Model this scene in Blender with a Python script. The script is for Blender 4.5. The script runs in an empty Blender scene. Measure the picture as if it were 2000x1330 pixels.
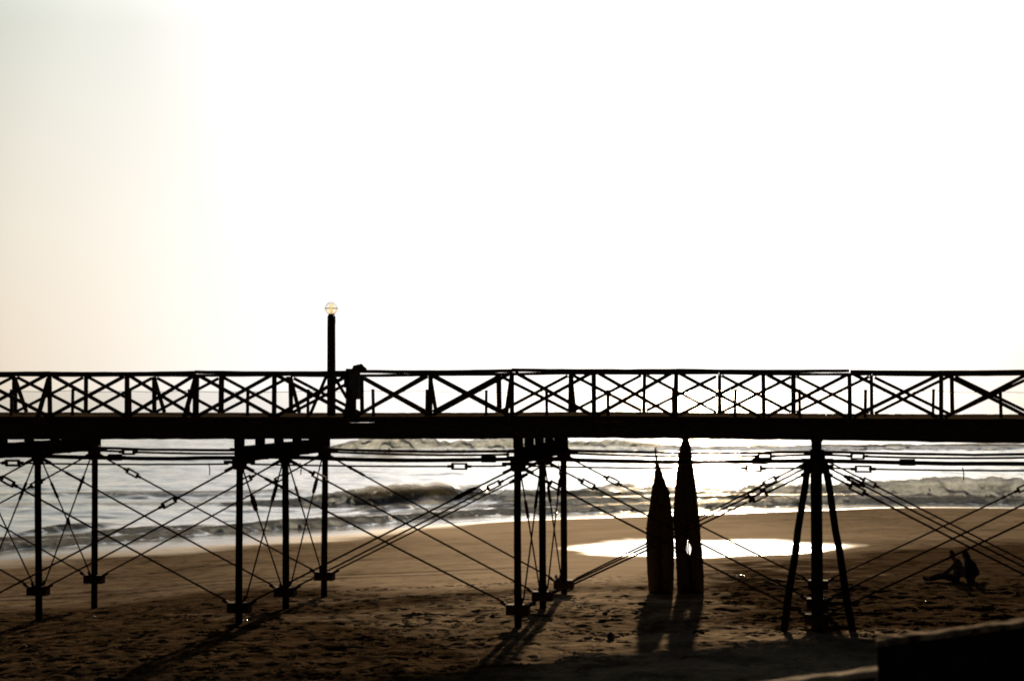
import bpy, bmesh, math, random
import numpy as np
from mathutils import Vector, Matrix, noise as mnoise

random.seed(11)
RNG = np.random.default_rng(5)
scene = bpy.context.scene
col = scene.collection
R = math.radians
CAM_Z = 8.2                      # camera height above the sea (sea level is z = 0)

# ---------------------------------------------------------------- helpers
class MB:
    """collects boxes, bars and tubes; build() links them as ONE mesh object"""
    def __init__(self):
        self.v, self.f = [], []

    def hexa(self, c):
        b = len(self.v)
        self.v += [tuple(p) for p in c]
        for q in ((0, 3, 2, 1), (4, 5, 6, 7), (0, 1, 5, 4), (1, 2, 6, 5), (2, 3, 7, 6), (3, 0, 4, 7)):
            self.f.append(tuple(b + i for i in q))

    def box(self, x0, x1, y0, y1, z0, z1):
        self.hexa([(x0, y0, z0), (x1, y0, z0), (x1, y1, z0), (x0, y1, z0),
                   (x0, y0, z1), (x1, y0, z1), (x1, y1, z1), (x0, y1, z1)])

    def bar(self, p, q, w, h, up=(0, 0, 1)):
        p, q = Vector(p), Vector(q)
        d = (q - p).normalized()
        up = Vector(up)
        if abs(d.dot(up)) > .97:
            up = Vector((0, 1, 0))
        s = d.cross(up).normalized() * (w / 2)
        n = s.cross(d).normalized() * (h / 2)
        self.hexa([p - s - n, p + s - n, q + s - n, q - s - n, p - s + n, p + s + n, q + s + n, q - s + n])

    def tube(self, pts, rad, n=8, caps=True, sx=1.0):
        pts = [Vector(p) for p in pts]
        if not isinstance(rad, (list, tuple)):
            rad = [rad] * len(pts)
        b = len(self.v)
        ref = None
        for i, p in enumerate(pts):
            d = (pts[min(i + 1, len(pts) - 1)] - pts[max(i - 1, 0)]).normalized()
            if ref is None:
                ref = Vector((0, 0, 1)) if abs(d.z) < .9 else Vector((1, 0, 0))
            a = (ref - d * ref.dot(d)).normalized()
            ref = a
            c = d.cross(a)
            for k in range(n):
                t = 2 * math.pi * k / n
                self.v.append(tuple(p + (a * math.cos(t) + c * math.sin(t)) * rad[i]))
        for i in range(len(pts) - 1):
            for k in range(n):
                k2 = (k + 1) % n
                self.f.append((b + i * n + k, b + i * n + k2, b + (i + 1) * n + k2, b + (i + 1) * n + k))
        if caps:
            self.f.append(tuple(b + k for k in reversed(range(n))))
            self.f.append(tuple(b + (len(pts) - 1) * n + k for k in range(n)))

    def loft(self, rings, caps=True):
        b = len(self.v)
        n = len(rings[0])
        for r in rings:
            self.v += [tuple(p) for p in r]
        for i in range(len(rings) - 1):
            for k in range(n):
                k2 = (k + 1) % n
                self.f.append((b + i * n + k, b + i * n + k2, b + (i + 1) * n + k2, b + (i + 1) * n + k))
        if caps:
            self.f.append(tuple(b + k for k in reversed(range(n))))
            self.f.append(tuple(b + (len(rings) - 1) * n + k for k in range(n)))

    def beam(self, t0, t1, step, ylo, yhi, zlo, zhi, jit, seed):
        """long sawn timber along x with slightly uneven edges; zlo / zhi are functions of x"""
        rnd = random.Random(seed)
        n = max(2, int((t1 - t0) / step))
        rings = []
        for i in range(n + 1):
            x = t0 + (t1 - t0) * i / n
            j = [rnd.uniform(-jit, jit) for _ in range(4)]
            rings.append([(x, ylo, zlo(x) + j[0]), (x, yhi, zlo(x) + j[1]), (x, yhi, zhi(x) + j[2]), (x, ylo, zhi(x) + j[3])])
        self.loft(rings)

    def build(self, name, mat, parent=None, smooth=False):
        me = bpy.data.meshes.new(name)
        me.from_pydata(self.v, [], self.f)
        bm = bmesh.new(); bm.from_mesh(me)
        bmesh.ops.recalc_face_normals(bm, faces=bm.faces)
        bm.to_mesh(me); bm.free()
        if smooth:
            me.polygons.foreach_set('use_smooth', [True] * len(me.polygons))
        me.materials.append(mat)
        o = bpy.data.objects.new(name, me)
        col.objects.link(o)
        if parent is not None:
            o.parent = parent
        return o


def tag(o, label=None, cat=None, group=None, kind=None):
    if label: o['label'] = label
    if cat: o['category'] = cat
    if group: o['group'] = group
    if kind: o['kind'] = kind
    return o


def empty(name, loc, rz=0.0):
    o = bpy.data.objects.new(name, None)
    o.empty_display_size = .2
    o.location = loc
    o.rotation_euler = (0, 0, rz)
    col.objects.link(o)
    return o

# ---------------------------------------------------------------- numpy gradient noise
_perm = RNG.permutation(512)
_perm = np.concatenate([_perm, _perm, _perm])
_ang = RNG.uniform(0, 2 * np.pi, 512)
_gx, _gy = np.cos(_ang), np.sin(_ang)

def pn(x, y, s=0):
    x = np.asarray(x, float) + s * 17.31
    y = np.asarray(y, float) + s * 7.77
    xi, yi = np.floor(x).astype(int), np.floor(y).astype(int)
    xf, yf = x - xi, y - yi
    u, v = xf * xf * xf * (xf * (xf * 6 - 15) + 10), yf * yf * yf * (yf * (yf * 6 - 15) + 10)
    def g(ix, iy, dx, dy):
        h = _perm[(_perm[ix & 511] + iy) & 511]
        return _gx[h] * dx + _gy[h] * dy
    a = g(xi, yi, xf, yf); b = g(xi + 1, yi, xf - 1, yf)
    c = g(xi, yi + 1, xf, yf - 1); d = g(xi + 1, yi + 1, xf - 1, yf - 1)
    return ((a + (b - a) * u) * (1 - v) + (c + (d - c) * u) * v) * 1.5

def fbm(x, y, s=0, o=4):
    r, a = 0, 1.0
    for i in range(o):
        r = r + a * pn(x * 2 ** i, y * 2 ** i, s + i * 3)
        a *= .5
    return r

def sstep(a, b, x):
    t = np.clip((x - a) / (b - a), 0, 1)
    return t * t * (3 - 2 * t)

# ---------------------------------------------------------------- materials
def new_mat(name):
    m = bpy.data.materials.new(name)
    m.use_nodes = True
    nt = m.node_tree
    return m, nt, nt.nodes, nt.links, nt.nodes['Principled BSDF']

def simple_mat(name, c0, c1, rough=.8, scale=6.0, stretch=(1, 1, 1), bump=.3, metal=0.0, spec=0.0):
    m, nt, N, L, P = new_mat(name)
    tc = N.new('ShaderNodeTexCoord'); mp = N.new('ShaderNodeMapping')
    mp.inputs['Scale'].default_value = stretch
    nz = N.new('ShaderNodeTexNoise'); nz.inputs['Scale'].default_value = scale; nz.inputs['Detail'].default_value = 6
    rp = N.new('ShaderNodeValToRGB')
    rp.color_ramp.elements[0].position = .35; rp.color_ramp.elements[0].color = (*c0, 1)
    rp.color_ramp.elements[1].position = .68; rp.color_ramp.elements[1].color = (*c1, 1)
    L.new(tc.outputs['Object'], mp.inputs['Vector']); L.new(mp.outputs['Vector'], nz.inputs['Vector'])
    L.new(nz.outputs['Fac'], rp.inputs['Fac']); L.new(rp.outputs['Color'], P.inputs['Base Color'])
    P.inputs['Roughness'].default_value = rough
    P.inputs['Metallic'].default_value = metal
    P.inputs['Specular IOR Level'].default_value = spec
    if bump:
        b = N.new('ShaderNodeBump'); b.inputs['Strength'].default_value = bump; b.inputs['Distance'].default_value = .02
        L.new(nz.outputs['Fac'], b.inputs['Height']); L.new(b.outputs['Normal'], P.inputs['Normal'])
    return m

M_WOOD = simple_mat('weathered_timber', (.035, .024, .015), (.085, .06, .04), .85, 5, (1, 6, 6), .5)
M_PILE = simple_mat('tarred_timber', (.010, .008, .006), (.026, .019, .013), .8, 5, (8, 8, 1), .5)
M_IRON = simple_mat('rusty_iron', (.025, .014, .009), (.07, .038, .022), .75, 18, (1, 1, 1), .4, 0.3)
M_REED = simple_mat('dry_reed', (.06, .042, .022), (.15, .105, .055), .8, 9, (6, 6, .6), .3)
M_ROPE = simple_mat('old_rope', (.06, .045, .03), (.14, .11, .075), .9, 30)
M_BOX = simple_mat('grey_painted_metal', (.10, .10, .095), (.16, .155, .145), .55, 12)
M_CLOTH = simple_mat('dark_cloth', (.03, .025, .02), (.07, .055, .045), .95, 14)
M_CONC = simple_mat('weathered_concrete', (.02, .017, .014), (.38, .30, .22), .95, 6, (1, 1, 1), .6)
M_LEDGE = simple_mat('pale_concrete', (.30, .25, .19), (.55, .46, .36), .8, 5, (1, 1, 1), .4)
M_WALL = simple_mat('shaded_concrete', (.012, .011, .011), (.03, .028, .027), .95, 4, (1, 1, 1), .4)  # backlit shade of the wall faces put into the concrete colour
M_SKIN = simple_mat('brown_skin', (.20, .11, .07), (.26, .15, .10), .6, 20, bump=0)
M_HAIR = simple_mat('black_hair', (.01, .008, .007), (.02, .016, .014), .6, 40)
M_GREY = simple_mat('grey_knit', (.10, .09, .10), (.15, .13, .14), .95, 30)
M_NAVY = simple_mat('dark_jacket', (.012, .013, .02), (.03, .032, .042), .85, 20)
M_TROU = simple_mat('dark_denim', (.015, .017, .025), (.035, .038, .05), .9, 30)
M_PALE = simple_mat('white_plastic', (.65, .6, .55), (.85, .82, .78), .3, 12, spec=.5)
M_WEED = simple_mat('dried_seaweed', (.012, .01, .007), (.035, .027, .018), .9, 25)
M_STONE = simple_mat('dark_stone', (.03, .03, .032), (.08, .078, .08), .6, 10)

def glass_mat(name, tint, fac):
    m, nt, N, L, P = new_mat(name)
    out = N['Material Output']; N.remove(P)
    tr = N.new('ShaderNodeBsdfTransparent'); tr.inputs['Color'].default_value = (*tint, 1)
    gl = N.new('ShaderNodeBsdfGlossy'); gl.inputs['Roughness'].default_value = .08
    lw = N.new('ShaderNodeLayerWeight'); lw.inputs['Blend'].default_value = fac
    mx = N.new('ShaderNodeMixShader')
    L.new(lw.outputs['Facing'], mx.inputs['Fac']); L.new(tr.outputs[0], mx.inputs[1]); L.new(gl.outputs[0], mx.inputs[2])
    L.new(mx.outputs[0], out.inputs['Surface'])
    return m
M_GLASS = glass_mat('clear_globe_glass', (.97, .96, .93), .25)
M_AMBER = glass_mat('amber_globe_glass', (.98, .93, .82), .22)
m, nt, N, L, P = new_mat('frosted_bulb')
tl = N.new('ShaderNodeBsdfTranslucent'); tl.inputs['Color'].default_value = (1, .97, .86, 1)
mx = N.new('ShaderNodeMixShader'); mx.inputs['Fac'].default_value = .75
P.inputs['Base Color'].default_value = (.9, .8, .6, 1)
L.new(P.outputs[0], mx.inputs[1]); L.new(tl.outputs[0], mx.inputs[2])
tp = N.new('ShaderNodeBsdfTransparent'); tp.inputs['Color'].default_value = (1, .94, .80, 1)
mx2 = N.new('ShaderNodeMixShader'); mx2.inputs['Fac'].default_value = .55
L.new(mx.outputs[0], mx2.inputs[1]); L.new(tp.outputs[0], mx2.inputs[2]); L.new(mx2.outputs[0], N['Material Output'].inputs['Surface'])
M_BULB = m

# ---------------------------------------------------------------- beach (sand sheet)
def shore_y(x):
    x = np.asarray(x, float)
    xc = np.clip(x, -45, 45)
    y = 116 + .72 * xc - .0095 * xc * xc
    return y + np.where(x < -45, 1.4 * (x + 45), 0) * .6 + np.where(x > 45, .05 * (x - 45), 0) + 1.6 * pn(x / 14, x * 0 + 3.3, 2) + .5 * pn(x / 4, x * 0 + 1.3, 4)

POOL_Z = 1.42
def pool_sdf(x, y):
    # >0 outside the tidal pool, metres
    cx, cy = 8.5, 79.0
    ex, ey = 4.7, 3.7
    dx, dy = (x - cx), (y - cy) - .10 * (x - cx)
    ey = ey * np.clip(1 - .05 * (x - cx), .35, 1.15)
    r = np.sqrt((dx / ex) ** 2 + (dy / ey) ** 2)
    return (r - 1) * 5.5 + .75 * pn(x / 3.2, y / 2.6, 9) + .42 * pn(x / 1.1, y / 1.3, 11) + .2 * pn(x / .45, y / .7, 12)

def ground_base(x, y):
    d = shore_y(x) - y
    z = np.where(d < 62, .0352 * d, 2.182 + .014 * (d - 62))
    z = np.where(d < 0, np.maximum(.05 * d, -6), z)
    z = np.where(d > 112, 2.882 + .004 * (d - 112), z)
    dip = -.17 * sstep(-9.5, -13.5, x) * sstep(20, 40, y) * sstep(80, 60, y)
    z = z + dip
    # low scarp of soft sand on the near left
    sd = pool_sdf(x, y)
    k = 1 - sstep(0.5, 10, sd)
    zp = POOL_Z + np.clip(sd, -3, 12) * .035
    return z * (1 - k) + zp * k

def ground_h(x, y):
    z = ground_base(x, y)
    return z

def build_beach():
    xs = np.concatenate([[-6000, -2500, -1000, -500, -300, -200, -140], np.arange(-110, -40, 3.0), np.arange(-40, -18, .5),
                         np.arange(-18, 20, .085), np.arange(20, 46, .5), np.arange(46, 110, 3.0), [140, 200, 300, 500, 1000, 2500, 6000]])
    ys = np.concatenate([[-6000, -2500, -900, -400, -150, -60], np.arange(-30, 30, 2.0), np.arange(30, 34, .25), np.arange(34, 60, .075),
                         np.arange(60, 76, .12), np.arange(76, 132, .28), np.arange(132, 190, 3.0), [210, 260, 350]])
    X, Y = np.meshgrid(xs, ys)
    Z = ground_h(X, Y)
    d = shore_y(X) - Y
    sd = pool_sdf(X, Y)
    # trampled dry sand nearer the camera, smooth wet sand towards the sea
    line = 58 + 5 * pn(X / 9, Y / 40, 21) + .12 * X
    tr = sstep(line + 3.5, line - 2.5, Y) * sstep(-.5, 2.5, sd)
    tr2 = np.clip(tr + .5 * np.exp(-((Y - 70 - .2 * X) / 2.2) ** 2) * sstep(0, 1, sd) * sstep(3, 9, X), 0, 1)
    right = sstep(4.5, 8.5, X) * sstep(72, 66, Y) * sstep(42.5, 45.5, Y - .3 * (X - 6))
    Z += tr2 * ((.046 * fbm(X / 1.7, Y / 1.1, 31, 3)) + .030 * pn(X / .42, Y / .34, 35) * sstep(-.3, .5, pn(X / 4, Y / 3, 37))) * (1 + .9 * right)
    Z += (.010 * fbm(X / 3, Y / 1.0, 41, 3) + .06 * pn(X / 16, Y / 9, 43)) * sstep(0, 3, sd) * sstep(0, 12, d)
    # tide lines: faint stepped ridges parallel to the water
    for dd, a in ((9, .03), (13.5, .02), (20, .03), (31, .03)):
        q = d - dd - 1.5 * pn(X / 12, Y / 60, 50 + dd)
        Z += a * np.clip(1 - np.abs(q) / .5, 0, 1) * sstep(1, 4, sd) * sstep(-.2, .3, pn(X / 10, Y / 50, 60 + dd) + .15)
    # vehicle rut running across the beach on the left
    for off in (0, .45, 2.0, 2.45):
        q = Y - (64.5 + off + .16 * X + .6 * np.sin(X / 9))
        Z -= .045 * np.exp(-(q / .16) ** 2) * sstep(4, -2, X)
    # foot prints
    fp = []
    for i in range(4200):
        fy = 33.5 + 30 * random.random() ** 1.25
        fx = random.uniform(-.31, .31) * fy
        lim = 56 + .12 * fx
        if fy > lim and random.random() > .25: continue
        fp.append((fx, fy, random.uniform(.07, .13), random.uniform(.10, .17), random.uniform(0, 6.28), random.uniform(.035, .075)))
    for k in range(14):                              # walked trails
        x, y = random.uniform(-9, 14), random.uniform(36, 58)
        a = random.uniform(-.6, .6) + (0 if random.random() < .5 else math.pi)
        for i in range(26):
            fp.append((x - .1 * math.sin(a) * (1 if i % 2 else -1), y + .1 * math.cos(a) * (1 if i % 2 else -1), .1, .17, a, .06))
            x += .62 * math.cos(a); y += .62 * math.sin(a); a += random.uniform(-.08, .08)
    for fx, fy, rw, rl, a, dp in fp:
        i0, i1 = np.searchsorted(xs, [fx - .45, fx + .45]); j0, j1 = np.searchsorted(ys, [fy - .45, fy + .45])
        if i1 - i0 < 3 or j1 - j0 < 3: continue
        sx, sy = X[j0:j1, i0:i1] - fx, Y[j0:j1, i0:i1] - fy
        ca, sa = math.cos(a), math.sin(a)
        r = np.sqrt(((sx * ca + sy * sa) / rl) ** 2 + ((-sx * sa + sy * ca) / rw) ** 2)
        Z[j0:j1, i0:i1] += np.where(sd[j0:j1, i0:i1] > .6, -dp * np.exp(-r ** 2 * 1.3) + dp * .45 * np.exp(-((r - 1.35) / .4) ** 2), 0)
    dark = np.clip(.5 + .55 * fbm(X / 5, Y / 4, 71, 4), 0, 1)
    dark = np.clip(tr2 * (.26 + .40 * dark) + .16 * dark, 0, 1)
    left = sstep(49.5, 44.5, Y) * sstep(2, -8, X + .25 * (Y - 44))  # dim near-left corner, darkened through the sand colour
    vignette = sstep(4, -14, X) * sstep(104, 86, Y)  # light falloff towards the left edge, painted into the sand
    dark = np.clip(dark + left * .72 + right * (.80 + .7 * pn(X / 1.3, Y / .8, 75)) + .72 * vignette + .65 * sstep(8, 15, X) * sstep(86, 68, Y) + .55 * sstep(9, 22, X) * sstep(66, 76, Y), 0, 1.15)  # trampled mottling plus painted edge falloff, far right included
    wet = sstep(.10 + .45 * sstep(2, -10, X), .02, Z + .12 * pn(X / 6, Y / 5, 81) * sstep(4, -6, X)) + sstep(2.3, -.2, sd + .8 * pn(X / 2.5, Y / 4, 83))
    wet = np.clip(wet, 0, 1)
    nx, ny = len(xs), len(ys)
    co = np.stack([X, Y, Z], -1).reshape(-1, 3)
    idx = np.arange(nx * ny).reshape(ny, nx)
    quads = np.stack([idx[:-1, :-1], idx[:-1, 1:], idx[1:, 1:], idx[1:, :-1]], -1).reshape(-1)
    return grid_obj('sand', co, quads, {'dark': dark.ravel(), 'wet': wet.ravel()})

def grid_obj(name, co, quads, attrs):
    me = bpy.data.meshes.new(name)
    nf = len(quads) // 4
    me.vertices.add(len(co)); me.vertices.foreach_set('co', co.astype(np.float32).ravel())
    me.loops.add(len(quads)); me.loops.foreach_set('vertex_index', quads.astype(np.int32))
    me.polygons.add(nf)
    me.polygons.foreach_set('loop_start', np.arange(0, nf * 4, 4, dtype=np.int32))
    me.polygons.foreach_set('use_smooth', np.ones(nf, dtype=bool))
    me.update(calc_edges=True); me.validate()
    for k, v in attrs.items():
        a = me.attributes.new(k, 'FLOAT', 'POINT'); a.data.foreach_set('value', v.astype(np.float32))
    o = bpy.data.objects.new(name, me); col.objects.link(o)
    return o

def sand_mat():
    m, nt, N, L, P = new_mat('beach_sand')
    geo = N.new('ShaderNodeNewGeometry')
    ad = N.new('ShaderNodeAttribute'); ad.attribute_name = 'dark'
    aw = N.new('ShaderNodeAttribute'); aw.attribute_name = 'wet'
    n1 = N.new('ShaderNodeTexNoise'); n1.inputs['Scale'].default_value = 1.3; n1.inputs['Detail'].default_value = 8; n1.inputs['Roughness'].default_value = .65
    n2 = N.new('ShaderNodeTexNoise'); n2.inputs['Scale'].default_value = 22; n2.inputs['Detail'].default_value = 4
    mp = N.new('ShaderNodeMapping'); mp.inputs['Scale'].default_value = (.25, 1, 1)
    n3 = N.new('ShaderNodeTexNoise'); n3.inputs['Scale'].default_value = 1.1; n3.inputs['Detail'].default_value = 6
    for n in (n1, n2): L.new(geo.outputs['Position'], n.inputs['Vector'])
    L.new(geo.outputs['Position'], mp.inputs['Vector']); L.new(mp.outputs['Vector'], n3.inputs['Vector'])
    rp = N.new('ShaderNodeValToRGB')
    rp.color_ramp.elements[0].position = .3; rp.color_ramp.elements[0].color = (.50, .395, .285, 1)
    rp.color_ramp.elements[1].position = .7; rp.color_ramp.elements[1].color = (.66, .525, .385, 1)
    L.new(n3.outputs['Fac'], rp.inputs['Fac'])
    sp = N.new('ShaderNodeValToRGB')
    sp.color_ramp.elements[0].position = .36; sp.color_ramp.elements[0].color = (.22, .20, .18, 1)
    sp.color_ramp.elements[1].position = .52; sp.color_ramp.elements[1].color = (1, 1, 1, 1)
    L.new(n1.outputs['Fac'], sp.inputs['Fac'])
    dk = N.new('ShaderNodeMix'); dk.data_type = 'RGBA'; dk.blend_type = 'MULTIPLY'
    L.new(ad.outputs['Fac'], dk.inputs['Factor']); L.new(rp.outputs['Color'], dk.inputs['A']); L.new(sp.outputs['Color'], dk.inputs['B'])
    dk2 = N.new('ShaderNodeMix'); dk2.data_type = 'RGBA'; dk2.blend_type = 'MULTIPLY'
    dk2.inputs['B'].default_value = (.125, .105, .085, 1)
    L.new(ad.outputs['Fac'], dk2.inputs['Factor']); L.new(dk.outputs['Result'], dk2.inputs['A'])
    wt = N.new('ShaderNodeMix'); wt.data_type = 'RGBA'; wt.blend_type = 'MULTIPLY'
    wt.inputs['B'].default_value = (.5, .47, .43, 1)
    L.new(aw.outputs['Fac'], wt.inputs['Factor']); L.new(dk2.outputs['Result'], wt.inputs['A'])
    L.new(wt.outputs['Result'], P.inputs['Base Color'])
    mr = N.new('ShaderNodeMapRange'); mr.inputs['To Min'].default_value = .95; mr.inputs['To Max'].default_value = .22
    L.new(aw.outputs['Fac'], mr.inputs['Value']); L.new(mr.outputs['Result'], P.inputs['Roughness'])
    ms = N.new('ShaderNodeMapRange'); ms.inputs['To Min'].default_value = 0.0; ms.inputs['To Max'].default_value = .5
    L.new(aw.outputs['Fac'], ms.inputs['Value']); L.new(ms.outputs['Result'], P.inputs['Specular IOR Level'])
    ax = N.new('ShaderNodeMath'); ax.operation = 'MULTIPLY_ADD'; ax.inputs[1].default_value = .5
    L.new(n2.outputs['Fac'], ax.inputs[0]); L.new(n1.outputs['Fac'], ax.inputs[2])
    b = N.new('ShaderNodeBump'); b.inputs['Distance'].default_value = .04
    bs = N.new('ShaderNodeMapRange'); bs.inputs['To Min'].default_value = .12; bs.inputs['To Max'].default_value = 1.0
    L.new(ad.outputs['Fac'], bs.inputs['Value']); L.new(bs.outputs['Result'], b.inputs['Strength'])
    L.new(ax.outputs[0], b.inputs['Height']); L.new(b.outputs['Normal'], P.inputs['Normal'])
    return m

beach = build_beach()
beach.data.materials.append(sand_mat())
tag(beach, kind='structure')

def gz(x, y):
    return float(ground_h(np.array([x]), np.array([y]))[0])

# ---------------------------------------------------------------- sea
def build_sea():
    ys = [66.0]
    while ys[-1] < 620:
        y = ys[-1]; ys.append(y + (.35 if 241 < y < 256 else max(.24, y * y / 29520 * .55)))
    ys = np.concatenate([ys, [700, 850, 1100, 1500, 2200, 3500, 6000, 12000, 25000, 50000]])
    xs = np.concatenate([[-60000, -20000, -6000, -2000, -900, -400, -250], np.arange(-180, -62, 2.0), np.arange(-62, 66, .3), np.arange(66, 180, 2.0),
                         [250, 400, 900, 2000, 6000, 20000, 60000]])
    X, Y = np.meshgrid(xs, ys)
    off = Y - shore_y(X)
    far = sstep(600, 380, Y)
    amp = (.12 + .88 * sstep(2, 26, off)) * far
    Z = amp * (.30 * pn(X / 26, Y / 9, 101) + .17 * pn(X / 8 + .1 * Y, Y / 3.4, 103) + .09 * pn(X / 2.6, Y / 1.5, 105) + .045 * pn(X / 1.1, Y / .8, 107))
    foam = np.zeros_like(Z); thin = np.zeros_like(Z)
    def breaker(yc, h, sf, sb, seed, broken, clear=.72):
        nonlocal Z, foam, thin
        yc = yc + .9 * pn(X / 7, X * 0, seed) + .35 * pn(X / 1.8, X * 0, seed + 1)
        q = Y - yc
        hh = h * np.clip(1 + .30 * pn(X / 9, X * 0 + 7, seed + 2) + .10 * pn(X / 1.3, X * 0 + 3, seed + 3) + .09 * pn(X / .6, X * 0 + 5, seed + 4), .1, 2)
        q = q + .45 * sf * fbm(X / 2.2, Y / 1.3, seed + 15, 3)
        prof = np.where(q < 0, np.exp(-(np.abs(q) / sf) ** 2.6), np.exp(-(q / sb) ** 2))
        Z = Z * (1 - .5 * prof) + hh * prof
        thin = np.maximum(thin, sstep(.42, .92, prof) * sstep(.02, .2, h) * clear)
        br = broken
        lump = np.exp(-((q + sf * .7) / (sf * .9)) ** 2) * br
        Z = Z + lump * (np.minimum(h, .62) * np.where(h > 1.5, .30, 1)) * (.34 * fbm(X / 1.1, Y / .8, seed + 5, 4) + .16 * pn(X / .45, Y / .4, seed + 8))
        f = np.where(q < 0, np.exp(-(np.abs(q) / (sf * 1.5)) ** 4), np.exp(-(q / (.25 + sb * .03)) ** 2)) * br
        foam = np.maximum(foam, np.clip(f * (1.05 + .5 * fbm(X / 1.6, Y / 1.2, seed + 9, 3)), 0, 1) * sstep(.05, .3, h))
        # lace left in front of the wave
        tr = np.where(q < 0, np.exp(-(np.abs(q) / (sf * 5.5)) ** 2), 0) * br
        foam = np.maximum(foam, tr * .8 * sstep(.05, .45, fbm(X / 3.2, Y / 1.1, seed + 11, 4)))
    xr = X
    # main line of surf
    h1 = .10 + .22 * sstep(-24, -17, xr) + 1.08 * sstep(-17, -9, xr) + .06 * np.sin(xr / 6)
    h1 = h1 * (1 - .35 * np.exp(-((xr - 3) / 4) ** 2))
    b1 = .25 + .75 * np.clip(sstep(-4, 1, xr) * (1 - .85 * np.exp(-((xr - 15) / 3.0) ** 2)) + .8 * sstep(-24, -17, xr) * sstep(-9, -14, xr), 0, 1)
    breaker(134 + .15 * np.clip(xr, -20, 60) , h1, 1.55, 6, 201, b1)
    # a second lower roller behind on the left, and to the right
    breaker(146 + .1 * xr, .22 * sstep(-12, -20, xr) + .45 * sstep(10, 20, xr), 1.6, 5, 221, .5 + 0 * xr)
    # far surf
    breaker(247 + .12 * xr, 1.75 * sstep(-28, -20, xr) * (1 - .6 * sstep(12, 22, xr)), 1.7, 12, 241, 1 + 0 * xr, 1.0)
    breaker(330 + .1 * xr, 1.0 * sstep(-90, -20, xr) * sstep(15, -10, xr) + .8 * sstep(20, 40, xr), 2.0, 14, 251, .7 + 0 * xr, 1.0)
    # inner bores running up the beach
    sy = shore_y(X)
    breaker(sy + 5.2 + 1.2 * pn(xr / 6, xr * 0, 76), .46 + .22 * pn(xr / 7, xr * 0 + 4, 79) - .12 * sstep(-12, -20, xr), .9, 3.2, 261, np.clip(.85 + .4 * pn(xr / 3, Y / 3, 74), 0, 1))
    breaker(sy + 11.5 + .08 * xr, .46 * (.15 + .85 * sstep(-.2, .3, pn(X / 10, X * 0 + 2, 77))), 1.0, 3.6, 271, .75 + 0 * xr)
    breaker(sy + 17.5, .34 * sstep(-.1, .3, pn(X / 9, X * 0 + 9, 78)), .9, 3.0, 281, .45 + 0 * xr)
    calm = sstep(3.8, .3, off)
    Z = Z * (1 - calm) + .012 * calm
    # thin edge foam of the swash
    foam = np.maximum(foam, .75 * np.exp(-((off - .25) / .25) ** 2) * sstep(-.15, .3, pn(X / 2.5, Y / 2.5, 303) + .1))
    foam *= sstep(500, 350, Y)
    nx, ny = len(xs), len(ys)
    co = np.stack([X, Y, Z], -1).reshape(-1, 3)
    idx = np.arange(nx * ny).reshape(ny, nx)
    quads = np.stack([idx[:-1, :-1], idx[:-1, 1:], idx[1:, 1:], idx[1:, :-1]], -1).reshape(-1)
    return grid_obj('sea', co, quads, {'foam': foam.ravel(), 'thin': thin.ravel()})

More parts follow.
